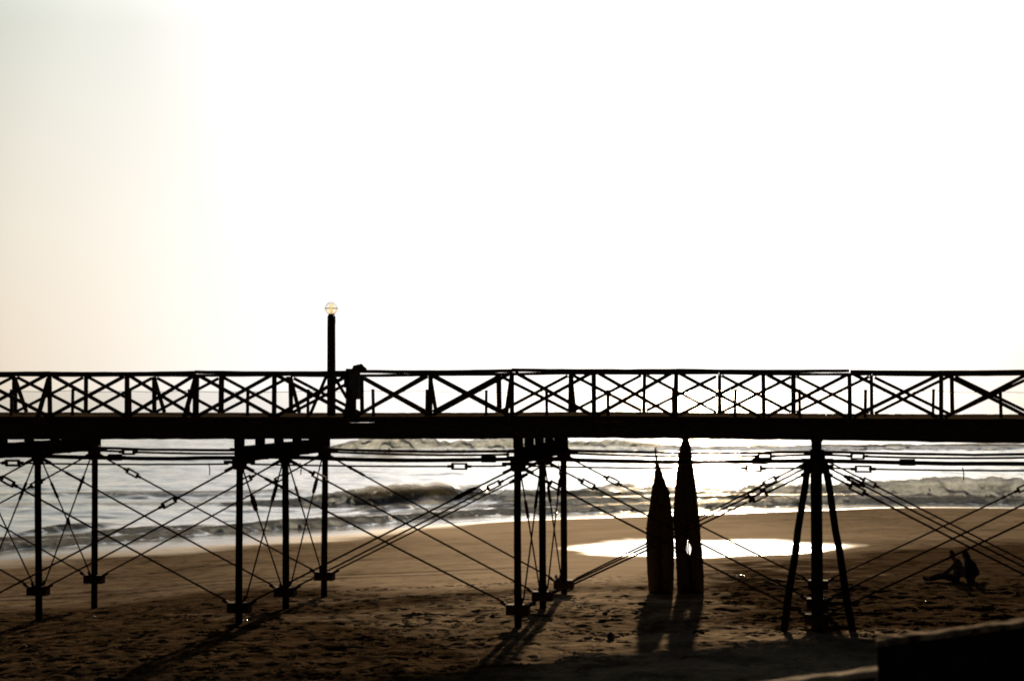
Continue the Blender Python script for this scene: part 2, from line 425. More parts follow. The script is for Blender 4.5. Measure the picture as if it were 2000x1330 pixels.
def sea_mat():
    m, nt, N, L, P = new_mat('sea_water')
    out = N['Material Output']
    geo = N.new('ShaderNodeNewGeometry')
    af = N.new('ShaderNodeAttribute'); af.attribute_name = 'foam'
    P.inputs['Base Color'].default_value = (.25, .245, .215, 1)
    P.inputs['IOR'].default_value = 1.5
    P.inputs['Roughness'].default_value = .12
    mp = N.new('ShaderNodeMapping'); mp.inputs['Scale'].default_value = (.45, 1, 1)
    n1 = N.new('ShaderNodeTexNoise'); n1.inputs['Scale'].default_value = .9; n1.inputs['Detail'].default_value = 7; n1.inputs['Roughness'].default_value = .6
    L.new(geo.outputs['Position'], mp.inputs['Vector']); L.new(mp.outputs['Vector'], n1.inputs['Vector'])
    b = N.new('ShaderNodeBump'); b.inputs['Strength'].default_value = .22; b.inputs['Distance'].default_value = .16
    n5 = N.new('ShaderNodeTexNoise'); n5.inputs['Scale'].default_value = 4.5; n5.inputs['Detail'].default_value = 3
    L.new(mp.outputs['Vector'], n5.inputs['Vector'])
    mh = N.new('ShaderNodeMath'); mh.operation = 'MULTIPLY_ADD'; mh.inputs[1].default_value = .22
    L.new(n5.outputs['Fac'], mh.inputs[0]); L.new(n1.outputs['Fac'], mh.inputs[2])
    L.new(mh.outputs[0], b.inputs['Height']); L.new(b.outputs['Normal'], P.inputs['Normal'])
    # foam
    n2 = N.new('ShaderNodeTexNoise'); n2.inputs['Scale'].default_value = 2.4; n2.inputs['Detail'].default_value = 8; n2.inputs['Roughness'].default_value = .7
    L.new(geo.outputs['Position'], n2.inputs['Vector'])
    ma = N.new('ShaderNodeMath'); ma.operation = 'MULTIPLY_ADD'; ma.inputs[1].default_value = 1.9; ma.inputs[2].default_value = -.95
    L.new(n2.outputs['Fac'], ma.inputs[0])
    ad = N.new('ShaderNodeMath'); ad.operation = 'ADD'; L.new(ma.outputs[0], ad.inputs[0]); L.new(af.outputs['Fac'], ad.inputs[1])
    mr = N.new('ShaderNodeMapRange'); mr.interpolation_type = 'SMOOTHSTEP'
    mr.inputs['From Min'].default_value = .38; mr.inputs['From Max'].default_value = .62
    L.new(ad.outputs[0], mr.inputs['Value'])
    df = N.new('ShaderNodeBsdfDiffuse'); df.inputs['Color'].default_value = (.82, .82, .82, 1)
    tl = N.new('ShaderNodeBsdfTranslucent'); tl.inputs['Color'].default_value = (.80, .87, .93, 1)
    b2 = N.new('ShaderNodeBump'); b2.inputs['Strength'].default_value = 1; b2.inputs['Distance'].default_value = .35
    n4 = N.new('ShaderNodeTexNoise'); n4.inputs['Scale'].default_value = 1.7; n4.inputs['Detail'].default_value = 9; n4.inputs['Roughness'].default_value = .72; n4.inputs['Distortion'].default_value = .6
    L.new(geo.outputs['Position'], n4.inputs['Vector'])
    fc = N.new('ShaderNodeValToRGB')
    fc.color_ramp.elements[0].position = .36; fc.color_ramp.elements[0].color = (.44, .52, .60, 1)
    fc.color_ramp.elements[1].position = .62; fc.color_ramp.elements[1].color = (.76, .89, 1.0, 1)
    L.new(n4.outputs['Fac'], fc.inputs['Fac']); L.new(fc.outputs['Color'], tl.inputs['Color']); L.new(fc.outputs['Color'], df.inputs['Color'])
    L.new(n4.outputs['Fac'], b2.inputs['Height']); L.new(b2.outputs['Normal'], df.inputs['Normal']); L.new(b2.outputs['Normal'], tl.inputs['Normal'])
    m1 = N.new('ShaderNodeMixShader'); m1.inputs['Fac'].default_value = .88
    L.new(df.outputs[0], m1.inputs[1]); L.new(tl.outputs[0], m1.inputs[2])
    tp = N.new('ShaderNodeBsdfTransparent')
    m2 = N.new('ShaderNodeMixShader'); m2.inputs['Fac'].default_value = .25
    L.new(m1.outputs[0], m2.inputs[1]); L.new(tp.outputs[0], m2.inputs[2])
    # sunlight passes through the thin water of a standing wave
    at = N.new('ShaderNodeAttribute'); at.attribute_name = 'thin'
    wtl = N.new('ShaderNodeBsdfTranslucent'); wtl.inputs['Color'].default_value = (.70, .62, .42, 1); L.new(b.outputs['Normal'], wtl.inputs['Normal'])
    wtp = N.new('ShaderNodeBsdfTransparent'); wtp.inputs['Color'].default_value = (1, .95, .86, 1)
    wm = N.new('ShaderNodeMixShader'); wm.inputs['Fac'].default_value = .85
    L.new(wtl.outputs[0], wm.inputs[1]); L.new(wtp.outputs[0], wm.inputs[2])
    wf = N.new('ShaderNodeMath'); wf.operation = 'MULTIPLY'; wf.inputs[1].default_value = 1.0; L.new(at.outputs['Fac'], wf.inputs[0])
    wx = N.new('ShaderNodeMixShader'); L.new(wf.outputs[0], wx.inputs['Fac']); L.new(P.outputs[0], wx.inputs[1]); L.new(wm.outputs[0], wx.inputs[2])
    m3 = N.new('ShaderNodeMixShader')
    L.new(mr.outputs['Result'], m3.inputs['Fac']); L.new(wx.outputs[0], m3.inputs[1]); L.new(m2.outputs[0], m3.inputs[2])
    L.new(m3.outputs[0], out.inputs['Surface'])
    return m

sea = build_sea()
sea.data.materials.append(sea_mat())
tag(sea, kind='structure')

# tidal pool: a level sheet of still water lying in the hollow of the sand
mb = MB()
bm_ring = []
for k in range(96):
    a = 2 * math.pi * k / 96
    r = 1.45
    bm_ring.append((8.9 + 7.4 * math.cos(a), 79.0 + 5.4 * math.sin(a) + .76 * math.cos(a), POOL_Z))
mb.v = bm_ring; mb.f = [tuple(range(96))]
m, nt, N, L, P = new_mat('pool_water')
P.inputs['Base Color'].default_value = (.10, .085, .06, 1); P.inputs['Roughness'].default_value = .05; P.inputs['IOR'].default_value = 1.33
nz = N.new('ShaderNodeTexNoise'); nz.inputs['Scale'].default_value = 2.0
geo = N.new('ShaderNodeNewGeometry'); L.new(geo.outputs['Position'], nz.inputs['Vector'])
b = N.new('ShaderNodeBump'); b.inputs['Strength'].default_value = .12; b.inputs['Distance'].default_value = .05
L.new(nz.outputs['Fac'], b.inputs['Height']); L.new(b.outputs['Normal'], P.inputs['Normal'])
pool = mb.build('tidal_pool', m)
tag(pool, kind='structure')

# ---------------------------------------------------------------- pier
TH = math.atan2(615, 3600)
PZ = 2.3                                   # the pier's own origin sits on the sand
pier = empty('pier', (0, 46, PZ), -TH)
tag(pier, 'dark timber and iron pier on slender braced piles crossing the whole beach', 'pier')
def W(t, w, z=0):                          # pier coordinates -> world (z relative to the camera height)
    return Vector((t * math.cos(TH) + w * math.sin(TH), 46 - t * math.sin(TH) + w * math.cos(TH), z + CAM_Z))
Z0 = CAM_Z - PZ                            # heights below are written relative to eye level, then lifted by Z0
BENTS = [-21.6, -14.36, -7.08, .155, 7.5, 14.85]
ROWS = [0.0, 4.06, 8.12]
T0, T1 = -26.0, 19.5
hump = lambda t: .05 * math.exp(-((t - 2) / 5) ** 2) - .02
# deck
mb = MB()
t = T0
rnd = random.Random(3)
while t < T1:
    wd = rnd.uniform(.17, .22)
    z = Z0 - .66 + hump(t) + rnd.uniform(-.006, .006)
    mb.box(t, t + wd - .008, -.30 + rnd.uniform(-.03, .02), 8.4 + rnd.uniform(-.03, .03), z - .06, z)
    t += wd
mb.build('deck', M_WOOD, pier)
def under(x):
    pts = [(-26, -1.28), (-13, -1.275), (-3.5, -1.225), (-2, -1.222), (1.5, -1.185), (4, -1.185), (6, -1.20), (8, -1.215), (9.3, -1.22), (10.2, -1.25), (12, -1.255), (13, -1.24), (20, -1.25)]
    return Z0 + float(np.interp(x, [p[0] for p in pts], [p[1] for p in pts]))
# nailers, fascia, girders
mb = MB()
mb.beam(T0, T1, .45, -.27, -.20, lambda x: Z0 - .79 + hump(x), lambda x: Z0 - .726 + hump(x), .006, 5)
mb.build('fascia_board', M_WOOD, pier)
mb = MB(); mb.beam(T0, T1, .4, -.24, -.02, under, lambda x: Z0 - .80 + hump(x) + .012 * math.sin(x * 2.1), .010, 6)
mb.build('edge_girder', M_WOOD, pier)
mb = MB(); mb.beam(T0, T1, .6, 8.12, 8.3, lambda x: Z0 - 1.23, lambda x: Z0 - .97, .006, 7)
mb.build('edge_girder', M_WOOD, pier)
t = T0 + .3
mb = MB()
while t < T1:                                 # packing pieces that all but close the slot under the planks
    ln = rnd.uniform(.5, 1.7)
    mb.box(t, t + ln, -.2, 8.25, Z0 - .80 + hump(t), Z0 - .728 + hump(t))
    t += ln + (rnd.uniform(.02, .10) if rnd.random() < .3 else .004)
mb.build('packing', M_WOOD, pier)
# unseen platform added behind the far railing, shaped to cast the slanted foreground shadow
mb = MB()
def wl(t): return 8.45 + min(10.6, .95 * max(0, t + 4.7))
t = -4.6
while t < 17.5:
    mb.box(t, t + .19, 8.41, wl(t) , Z0 - .98, Z0 - .92)
    t += .2
mb.bar((-4.6, 8.5, Z0 - 1.10), (6.45, wl(6.45), Z0 - 1.10), .1, .24); mb.bar((6.45, wl(7), Z0 - 1.10), (17.5, wl(17.5), Z0 - 1.10), .1, .24)
for t in (-2.5, 0, 3, 6, 9, 12, 15, 17):
    mb.box(t - .07, t + .07, 8.42, wl(t) - .1, Z0 - 1.22, Z0 - .985)
mb.build('shadow_landing', M_WOOD, pier)
for w in (1.75, 3.45, 5.2, 6.9):
    mb = MB(); mb.beam(T0, T1, .8, w - .1, w + .1, lambda x: Z0 - 1.22, lambda x: Z0 - .97, .006, int(w * 10))
    mb.build('stringer', M_WOOD, pier)

# railings
def railing(posts, w, side, seed):
    rr = random.Random(seed)
    ztop = lambda t: Z0 + .515 + hump(t)
    zdk = lambda t: Z0 - .66 + hump(t)
    mb = MB()
    xs_ = [T0] + [p for p in posts[1::2]] + [T1]
    for k, (xa, xb) in enumerate(zip(xs_, xs_[1:])):
        o1, o2 = rr.uniform(-.014, .014), rr.uniform(-.014, .014)
        zz_ = lambda x: ztop(x) + o1 + (o2 - o1) * (x - xa) / (xb - xa) - .016 * math.sin(math.pi * (x - xa) / (xb - xa))
        th_ = rr.uniform(.078, .094)
        mb.beam(xa + .004, xb + rr.uniform(-.02, -.004), .3, w - .07, w + .07, lambda x: zz_(x) - th_, zz_, .005, seed + k * 7)
    rl = mb.build('railing', M_WOOD, pier)
    for i, t in enumerate(posts):
        lean = rr.uniform(-.02, .02)
        wd = rr.choice([.09, .10, .11, .14])
        mb = MB(); mb.bar((t, w, zdk(t)), (t + lean, w, ztop(t) - .088), .10, wd, up=(1, 0, 0))
        mb.build('railing_post', M_WOOD, rl)
        if i % 2 == 1:
            mb = MB(); mb.bar((t + lean * .8, w + side * .06, ztop(t) - .20), (t + rr.uniform(-.03, .03), w + side * .78, zdk(t) + .004), .10, .09, up=(1, 0, 0))
            mb.build('raking_strut', M_WOOD, rl)
    for a, b in zip(posts, posts[1:]):
        g = .075
        j = lambda: rr.uniform(-.025, .025)
        # the two boards of a cross lie one behind the other
        mb = MB(); mb.bar((a + g, w - .026, zdk(a) + .03 + j()), (b - g, w - .026, ztop(b) - .12 + j()), .05, .085 + .01 * rr.random())
        mb.build('cross_brace', M_WOOD, rl)
        mb = MB(); mb.bar((a + g, w + .027, ztop(a) - .12 + j()), (b - g, w + .027, zdk(b) + .03 + j()), .05, .085 + .01 * rr.random())
        mb.build('cross_brace', M_WOOD, rl)
    return rl
FP = [-24.7, -22.65, -20.6, -18.55, -16.5, -14.47, -12.22, -10.11, -8.25, -6.16, -4.08, -2.09, 0.0, 2.06, 4.09, 6.23, 8.3, 10.45, 12.56, 14.65, 16.7, 18.8]
FP = FP[1:]
BP = [-23.5, -21.3, -19.1, -16.78, -14.48, -12.29, -10.19, -8.01, -5.83, -3.76, -1.70, .40, 2.54, 4.70, 6.81, 9.0, 11.22, 13.43, 15.55, 17.7]
railing(FP, 0.0, -1, 40)
railing(BP, 7.75, 1, 60)
# deck outriggers that carry the raking struts
for i, t in enumerate(FP):
    if i % 2 == 1:
        z = Z0 - .722 + hump(t)
        mb = MB(); mb.box(t - .06, t + .06, -.9, -.31, z - .08, z + .055); mb.build('outrigger', M_WOOD, pier)
for i, t in enumerate(BP):
    if i % 2 == 1:
        z = Z0 - .722 + hump(t)
        mb = MB(); mb.box(t - .06, t + .06, 8.44, 8.66, z - .08, z + .055); mb.build('outrigger', M_WOOD, pier)
# short pipe stanchions along the walkway and their wire
ST = [-13.57, -11.86, -10.25, -8.65, -7.06, -5.44, -3.70, -2.31, -0.77, 0.79, 2.34, 3.97, 5.5, 7.09, 8.67, 10.29, 11.9, 13.5, 15.1]
tops = []
for t in ST:
    zt = Z0 + .015 + random.uniform(-.015, .02)
    ln = random.uniform(-.02, .02)
    mb = MB(); mb.tube([(t, .6, Z0 - .67), (t + ln, .6, zt)], .042 + random.uniform(-.008, .006), 8)
    mb.build('stanchion', M_IRON, pier, True)
    tops.append(Vector((t + ln, .6, zt - .035)))
pts = []
for a, b in zip(tops, tops[1:]):
    for k in range(6):
        f = k / 6
        p = a.lerp(b, f); p.z -= .035 * 4 * f * (1 - f); p.y -= .045
        pts.append(p)
mb = MB(); mb.tube(pts, .006, 5); mb.build('guard_wire', M_IRON, pier)

# bents ------------------------------------------------------------------
CLAMP = {(1, 0): -5.66, (1, 1): -5.69, (1, 2): -5.77, (2, 0): -5.55, (2, 1): -5.59, (2, 2): -5.55,
         (3, 0): -5.46, (3, 1): -5.57, (3, 2): -5.67, (4, 0): -5.55, (4, 1): -5.62, (4, 2): -5.55}
COLLAR_Z = -1.86
def clampz(i, j): return CLAMP.get((i, j), -5.6)
def collar_pt(i, j, dx=0, dy=0, dz=0):
    return Vector((BENTS[i] + dx, ROWS[j] + dy, Z0 + COLLAR_Z + dz))
def clamp_pt(i, j, dx=0, dy=0, dz=0):
    return Vector((BENTS[i] + dx, ROWS[j] + dy, Z0 + clampz(i, j) + dz))
def lug(mb, p, toward, ln=.17, w=.07, h=.085):
    d = (Vector(toward) - Vector(p)).normalized()
    mb.bar(p, Vector(p) + d * ln, w, h)

piles = {}
for i, t in enumerate(BENTS):
    for j, w in enumerate(ROWS):
        g = W(t, w)
        zb = gz(g.x, g.y) - .6 - PZ
        mb = MB()
        r0 = .092 if j == 0 else .096
        ph = random.uniform(0, 6)
        pts, rad = [], []
        ztop = Z0 - 1.43
        ln = random.uniform(-.025, .025)
        for k in range(13):
            f = k / 12
            pts.append((t + ln * math.sin(f * 3 + ph) , w + .02 * math.sin(f * 4 + ph), zb + (ztop - zb) * f))
            rad.append(r0 * (1.03 - .05 * f) + random.uniform(-.003, .003))
        if i == 4 and j == 0:
            rad = [r * 1.55 for r in rad]
        mb.tube(pts, rad, 12)
        pl = mb.build('pile', M_PILE, pier, True)
        piles[i, j] = pl
        # collar with lugs pointing to the rods
        mb = MB()
        c = collar_pt(i, j)
        mb.tube([c - Vector((0, 0, .17)), c - Vector((0, 0, .12)), c + Vector((0, 0, .12)), c + Vector((0, 0, .17))], [.15, .20, .20, .15], 10)
        for s in (-1, 1):
            if 0 <= i + s < len(BENTS):
                lug(mb, c + Vector((s * .17, 0, .02)), collar_pt(i + s, j, 0, 0, .02), .24)
                lug(mb, c + Vector((s * .15, 0, -.10)), clamp_pt(i + s, j), .26)
            if 0 <= j + s < 3:
                lug(mb, c + Vector((0, s * .15, -.10)), clamp_pt(i, j + s), .2)
        mb.build('collar', M_IRON, pl)
        mb = MB()
        c = clamp_pt(i, j)
        mb.box(c.x - .285, c.x + .285, c.y - .17, c.y + .17, c.z - .135, c.z + .125)
        mb.box(c.x - .20, c.x + .20, c.y - .19, c.y + .19, c.z - .06, c.z + .05)
        for s in (-1, 1):
            if 0 <= i + s < len(BENTS):
                lug(mb, c + Vector((s * .25, 0, .08)), collar_pt(i + s, j), .22, .07, .08)
            if 0 <= j + s < 3:
                lug(mb, c + Vector((.06 * s, s * .14, .08)), collar_pt(i, j + s), .22, .06, .07)
        mb.build('clamp', M_IRON, pl)
    # cap beam and the blocks between it and the girders
    mb = MB()
    mb.box(t - .085, t + .085, -.16, 8.45, Z0 - 1.84, Z0 - 1.44)
    for yy in (2.1, 6.0):                       # iron straps
        mb.box(t - .095, t + .095, yy, yy + .12, Z0 - 1.85, Z0 - 1.43)
    mb.tube([(t - .22, -.1, Z0 - 1.49), (t + .1, -.1, Z0 - 1.49)], .018, 6)
    mb.build('cap_beam', M_PILE, pier)
    for w in (0.0, 1.75, 3.45, 5.2, 6.9, 8.15):
        mb = MB()
        hw = .11
        zt = Z0 - 1.215 if w else Z0 - 1.19
        mb.box(t - hw, t + hw, w - .1, w + .1, Z0 - 1.44, zt)
        mb.build('support_block', M_PILE, pier)
# knee brackets under the girder on the end-on bent
t = BENTS[4]
mb = MB()
mb.hexa([(t - .115, -.2, Z0 - 1.42), (t + .05, -.2, Z0 - 1.42), (t + .05, .1, Z0 - 1.42), (t - .115, .1, Z0 - 1.42),
         (t - .14, -.2, Z0 - 1.2), (t + .16, -.2, Z0 - 1.2), (t + .16, .1, Z0 - 1.2), (t - .14, .1, Z0 - 1.2)])
mb.build('bracket', M_PILE, pier)
# raking legs of that bent
for s, dt, rr_ in ((-1, -.80, .085), (1, .86, .085)):
    g = W(t + dt, -.1)
    zb = gz(g.x, g.y) - .3 - PZ
    mb = MB()
    p0, p1 = Vector((t + dt * 1.04, -.12, zb)), Vector((t + s * .20, -.02, Z0 - 1.75))
    mb.tube([p0.lerp(p1, k / 8) + Vector((.012 * math.sin(k * 2.1), 0, 0)) for k in range(9)], [rr_ * (1.12 - .15 * k / 8) for k in range(9)], 10)
    mb.build('raking_leg', M_PILE, pier, True)

# rods --------------------------------------------------------------------
def turnbuckle(rod, p, d, ln=.38, hw=.066, roll=0.0):
    d = d.normalized()
    n = d.cross(Vector((0, 1, 0))).normalized()
    b = d.cross(n)
    n2 = (n * math.cos(roll) + b * math.sin(roll)).normalized()
    mb = MB()
    for s in (-1, 1):
        q = n2 * (s * hw)
        mb.bar(p + q - d * ln * .5, p + q + d * ln * .5, .06, .045, up=n2)
        mb.bar(p + d * (s * (ln * .5 - .045)), p + d * (s * (ln * .5 + .015)), .07, hw * 2 + .032, up=n2)
        mb.bar(p + d * (s * ln * .5), p + d * (s * (ln * .5 + .11)), .075, .075, up=n2)
    mb.build('turnbuckle', M_IRON, rod)
def rod(p, q, r, tb=None, sag=0.0, gap=True, roll=0.0):
    mb = MB()
    n = 10 if sag else 2
    d = q - p
    def segs(f0, f1):
        pts = []
        for k in range(n + 1):
            f = f0 + (f1 - f0) * k / n
            c = p.lerp(q, f); c.z -= sag * 4 * f * (1 - f)
            pts.append(c)
        mb.tube(pts, r, 7)
    if tb:
        hl = .13 / d.length
        segs(0, tb - hl); segs(tb + hl, 1)
    else:
        segs(0, 1)
    o = mb.build('tie_rod', M_IRON, pier, True)
    if tb:
        c = p.lerp(q, tb); c.z -= sag * 4 * tb * (1 - tb)
        turnbuckle(o, c, d, roll=roll)
    return o
rr = random.Random(9)
nb = len(BENTS)
for i in range(nb - 1):
    for j in range(3):
        r_ = .026
        a, b = collar_pt(i, j, .3, 0, -.19), clamp_pt(i + 1, j, -.36, 0, .17)
        rod(a, b, r_, rr.choice([.10, .12, .14, .17]), rr.uniform(.004, .035), roll=rr.choice([0, 0, .9, 1.3]))
        a, b = collar_pt(i + 1, j, -.3, 0, -.19), clamp_pt(i, j, .36, 0, .17)
        rod(a, b, r_, rr.choice([.13, .16, .20, .24]), rr.uniform(.004, .035), roll=rr.choice([0, 0, .5, 1.2]))
        a, b = collar_pt(i, j, .3, 0, .01), collar_pt(i + 1, j, -.3, 0, .01)
        a.z -= .04 * (j == 0); b.z -= .04 * (j == 0)
        rod(a, b, .024 if j == 0 else .034, .82 if i in (2, 3) else (.3 if j == 1 else .12), .03 + .02 * j, roll=rr.choice([0, .3]))
    # pipes carried below the deck
for w, z, r_ in ((2.6, -1.80, .055), (7.6, -1.74, .04)):
    pts = []
    t = T0
    while t <= T1:
        ph = (t - BENTS[0]) / 7.29
        pts.append((t, w, Z0 + z - .06 * abs(math.sin(math.pi * ph)) + rr.uniform(-.008, .008)))
        t += .9
    mb = MB(); mb.tube(pts, r_, 8); mb.build('pipe', M_IRON, pier, True)
for i in range(nb):
    for j in range(2):
        a, b = collar_pt(i, j, .03, .22, -.2), clamp_pt(i, j + 1, -.05, -.22, .2)
        rod(a, b, .022, rr.choice([.24, .27, .3]), roll=rr.choice([1.2, .9, 1.6]))
        a, b = collar_pt(i, j + 1, -.03, -.22, -.2), clamp_pt(i, j, .1, .22, .2)
        rod(a, b, .022, rr.choice([.22, .26, .3]), roll=rr.choice([1.2, .9, 1.6]))
# short loose rod ends hanging from the horizontals
for (t, w, z) in ((-5.65, .6, -1.92), (-7.9, 0, -1.92), (10.95, 0, -1.9), (.85, 2.2, -1.95)):
    mb = MB(); mb.tube([(t, w, Z0 + z + .05), (t + .03, w, Z0 + z - .1), (t + .02, w, Z0 + z - .26)], .014, 6)
    mb.build('rod_end', M_IRON, pier)

# ---------------------------------------------------------------- lamp post on the deck
c = W(-4.72, .25, -.56)
lamp = empty('lamp_post', (c.x, c.y, c.z + .012), -TH)
tag(lamp, 'square timber lamp post topped by a round glass globe, standing on the pier', 'lamp post')
mb = MB()
hts = np.linspace(-.11, 2.44, 9)
rings = []
for h in hts:
    k = .094 - .010 * h / 2.44 + random.uniform(-.002, .002)
    if h < .8: k -= .004
    rings.append([(-k, -k, h), (k, -k, h), (k, k, h), (-k, k, h)])
mb.loft(rings)
post = mb.build('post', M_WOOD, lamp)
mb = MB(); mb.bar((-.02, 0, 2.44), (-.02, 0, 2.47), .11, .11); mb.tube([(0, 0, 2.442), (0, 0, 2.50)], .034, 10); mb.tube([(0, 0, 2.462), (0, 0, 2.492)], .075, 14)
mb.build('neck', M_IRON, lamp)
def dome(z0, r, a0, a1, name, mat):
    mb = MB(); rings = []
    for k in range(13):
        a = a0 + (a1 - a0) * k / 12
        rings.append([(r * math.cos(a) * math.cos(u), r * math.cos(a) * math.sin(u), z0 + r * math.sin(a)) for u in [2 * math.pi * q / 28 for q in range(28)]])
    mb.loft(rings, caps=False)
    return mb.build(name, mat, lamp, True)
gc = 2.635
dome(gc, .172, R(-66), R(0), 'lower_globe', M_AMBER)
dome(gc, .170, R(.5), R(88), 'upper_globe', M_GLASS)
mb = MB(); mb.tube([(.175 * math.cos(a), .175 * math.sin(a), gc) for a in np.linspace(0, 2 * math.pi, 33)], .006, 6); mb.build('band', M_IRON, lamp)
mb = MB(); mb.tube([(0, 0, 2.494), (0, 0, 2.545)], .035, 10)
mb.tube([(0, 0, gc - .10), (0, 0, gc - .05), (0, 0, gc), (0, 0, gc + .05), (0, 0, gc + .095), (0, 0, gc + .105)], [.028, .042, .06, .066, .045, .01], 14)
mb.build('bulb', M_BULB, lamp, True)
mb = MB(); mb.tube([(.07, -.06, 2.44), (.09, -.08, 2.50), (.125, -.09, 2.42), (.13, -.09, 2.30), (.115, -.1, 2.0), (.105, -.1, 1.6), (.098, -.105, 1.1)], .009, 6)
mb.build('cable', M_IRON, lamp, True)
for p, q in (((-.085, .0, 1.02), (-.57, .02, -.09)), ((.085, .0, .88), (.40, .02, .35))):
    mb = MB(); mb.bar(p, q, .07, .075, up=(0, 1, 0)); mb.build('brace', M_WOOD, lamp)

# ---------------------------------------------------------------- meter box on the railing
c = W(-4.05, -.16, -.56)
mbx = empty('meter_box', c, -TH)
tag(mbx, 'dark metal meter cabinet on a plank fixed to the pier railing beside the lamp', 'meter box')
mb = MB(); mb.box(-.19, -.02, .02, .06, -.16, 1.105); mb.box(-.24, -.19, .025, .055, .62, .86); mb.build('back_board', M_WOOD, mbx)
mb = MB(); mb.box(-.05, .19, -.17, .018, .33, 1.07); mb.box(-.05, .19, -.182, -.17, .345, 1.05); mb.box(-.07, .215, -.20, .03, 1.07, 1.10)
cab = mb.build('cabinet', M_BOX, mbx)
mb = MB(); mb.tube([(.15, -.185, .70), (.15, -.21, .70)], .02, 8); mb.build('lock', M_IRON, cab)
for x in (-.03, .055):
    mb = MB(); mb.tube([(x, -.08, -.2), (x, -.08, .33)], .022, 8); mb.build('conduit', M_IRON, mbx, True)
# crumpled cloth dropped on top
def lump(name, mat, parts, seed, amp=.25, parent=None):
    bm = bmesh.new()
    for (px, py, pz, sx, sy, sz) in parts:
        r = bmesh.ops.create_icosphere(bm, subdivisions=3, radius=1)
        for v in r['verts']:
            n = v.co.copy()
            k = 1 + amp * mnoise.noise(n * 1.7 + Vector((seed, px * 9, 0))) + amp * .6 * mnoise.noise(n * 4.1 + Vector((0, seed, pz)))
            v.co = Vector((px + n.x * k * sx, py + n.y * k * sy, pz + n.z * k * sz))
    me = bpy.data.meshes.new(name); bm.to_mesh(me); bm.free()
    me.polygons.foreach_set('use_smooth', [True] * len(me.polygons))
    me.materials.append(mat)
    o = bpy.data.objects.new(name, me); col.objects.link(o)
    if parent: o.parent = parent
    return o
o = lump('cloth_bundle', M_CLOTH, [(-.02, 0, .06, .12, .11, .085), (.10, 0, .08, .085, .1, .09), (.17, .02, .045, .07, .08, .06), (.03, .02, .10, .07, .07, .06)], 3, .35)
o.location = W(-3.93, -.22, .49); o.rotation_euler = (0, 0, -TH)
tag(o, 'crumpled dark cloth bundle lying on top of the meter box', 'bundle')

# ---------------------------------------------------------------- reed boats
def reed_boat(prof, base_y, xc, Y, label, slit=None, twig=False, seed=1, group='reed boats standing upright'):
    rb = random.Random(seed)
    S = .00406
    zs = [(base_y - p[0]) * S for p in prof][::1]
    Ls = [(p[1] - xc) * S for p in prof]; Rs = [(p[2] - xc) * S for p in prof]
    X = (1220 + xc / 3.695 - 1000) / 3600 * Y
    root = empty('reed_boat', (X, Y, gz(X, Y) - .06))
    tag(root, label, 'reed boat', group)
    ztop = zs[-1]
    def at(z):
        return float(np.interp(z, zs, Ls)), float(np.interp(z, zs, Rs))
    nz_ = 40
    zz = [ztop * k / (nz_ - 1) for k in range(nz_)]
    for side in (-1, 1):
        def ell(z):
            l, r = at(z)
            c, hw = (l + r) / 2, (r - l) / 2
            gap = 0
            if slit:
                gap = .12 * math.exp(-((z - slit[0]) / slit[1]) ** 4)
            sep = .5 * sstep(ztop, ztop * .35, np.array(z)).item()       # bundles merge into one prow
            cc = c + side * hw * sep
            rx = hw * (1 - sep) if side else hw
            if gap:
                cc += side * gap * .5; rx -= gap * .5
            ry = max(.03, min(.30, hw * .8)) * (1.0 if z > .3 else .85 + .5 * z)
            yo = .10 * (z / ztop) ** 2 * 1.5
            return cc, rx, ry, yo
        mb = MB()
        rings = []
        for z in zz:
            cc, rx, ry, yo = ell(z)
            rings.append([(cc + .90 * rx * math.cos(a), yo + .90 * ry * math.sin(a), z) for a in [2 * math.pi * k / 16 for k in range(16)]])
        mb.loft(rings)
        nr = 46
        for k in range(nr):
            a0 = 2 * math.pi * k / nr + rb.uniform(-.05, .05)
            z_end = ztop * (1 - .10 * rb.random() ** 2) if rb.random() > .12 else ztop * rb.uniform(.55, .95)
            z_st = rb.uniform(-.02, .05)
            pts, rad = [], []
            tw = rb.uniform(-.12, .12)
            for q in range(15):
                z = z_st + (z_end - z_st) * q / 14
                cc, rx, ry, yo = ell(z)
                bulge = 1 + .035 * math.sin(z * 9 + k * 1.7) * .6 + rb.uniform(-.012, .02)
                a = a0 + tw * z / ztop
                pts.append((cc + .955 * rx * bulge * math.cos(a), yo + .955 * ry * bulge * math.sin(a), z))
                rad.append(.021 if z < ztop * .8 else .014)
            mb.tube(pts, rad, 5)
        mb.build('reed_bundle', M_REED, root, True)
        # spiral lashing
        mb = MB(); pts = []
        turns = 9
        for q in range(turns * 18):
            z = .12 + (ztop * .9 - .12) * q / (turns * 18)
            cc, rx, ry, yo = ell(z)
            a = 2 * math.pi * q / 18
            pts.append((cc + (rx + .018) * math.cos(a), yo + (ry + .018) * math.sin(a), z))
        mb.tube(pts, .013, 5)
        mb.build('rope_lashing', M_ROPE, root, True)
    if slit:
        mb = MB()
        for k in range(11):
            x0 = (at(slit[0])[0] + at(slit[0])[1]) / 2 - .11 + .022 * k + rb.uniform(-.006, .006)
            mb.tube([(x0 + rb.uniform(-.006, .006), rb.uniform(-.03, .03), slit[0] + (q - 2) * slit[1] * .8) for q in range(5)], rb.choice([.007, .009, .013]), 5)
        mb.build('loose_reed', M_REED, root)
    if twig:
        l, r = at(ztop); c = (l + r) / 2
        mb = MB()
        mb.tube([(c, .15, ztop - .5), (c - .01, .15, ztop + .02), (c - .025, .15, ztop + .1)], [.02, .016, .006], 6)
        mb.tube([(c, .15, ztop - .5), (c + .012, .15, ztop + .02), (c + .028, .15, ztop + .12)], [.02, .014, .006], 6)
        mb.build('prow_twig', M_REED, root)
    return root
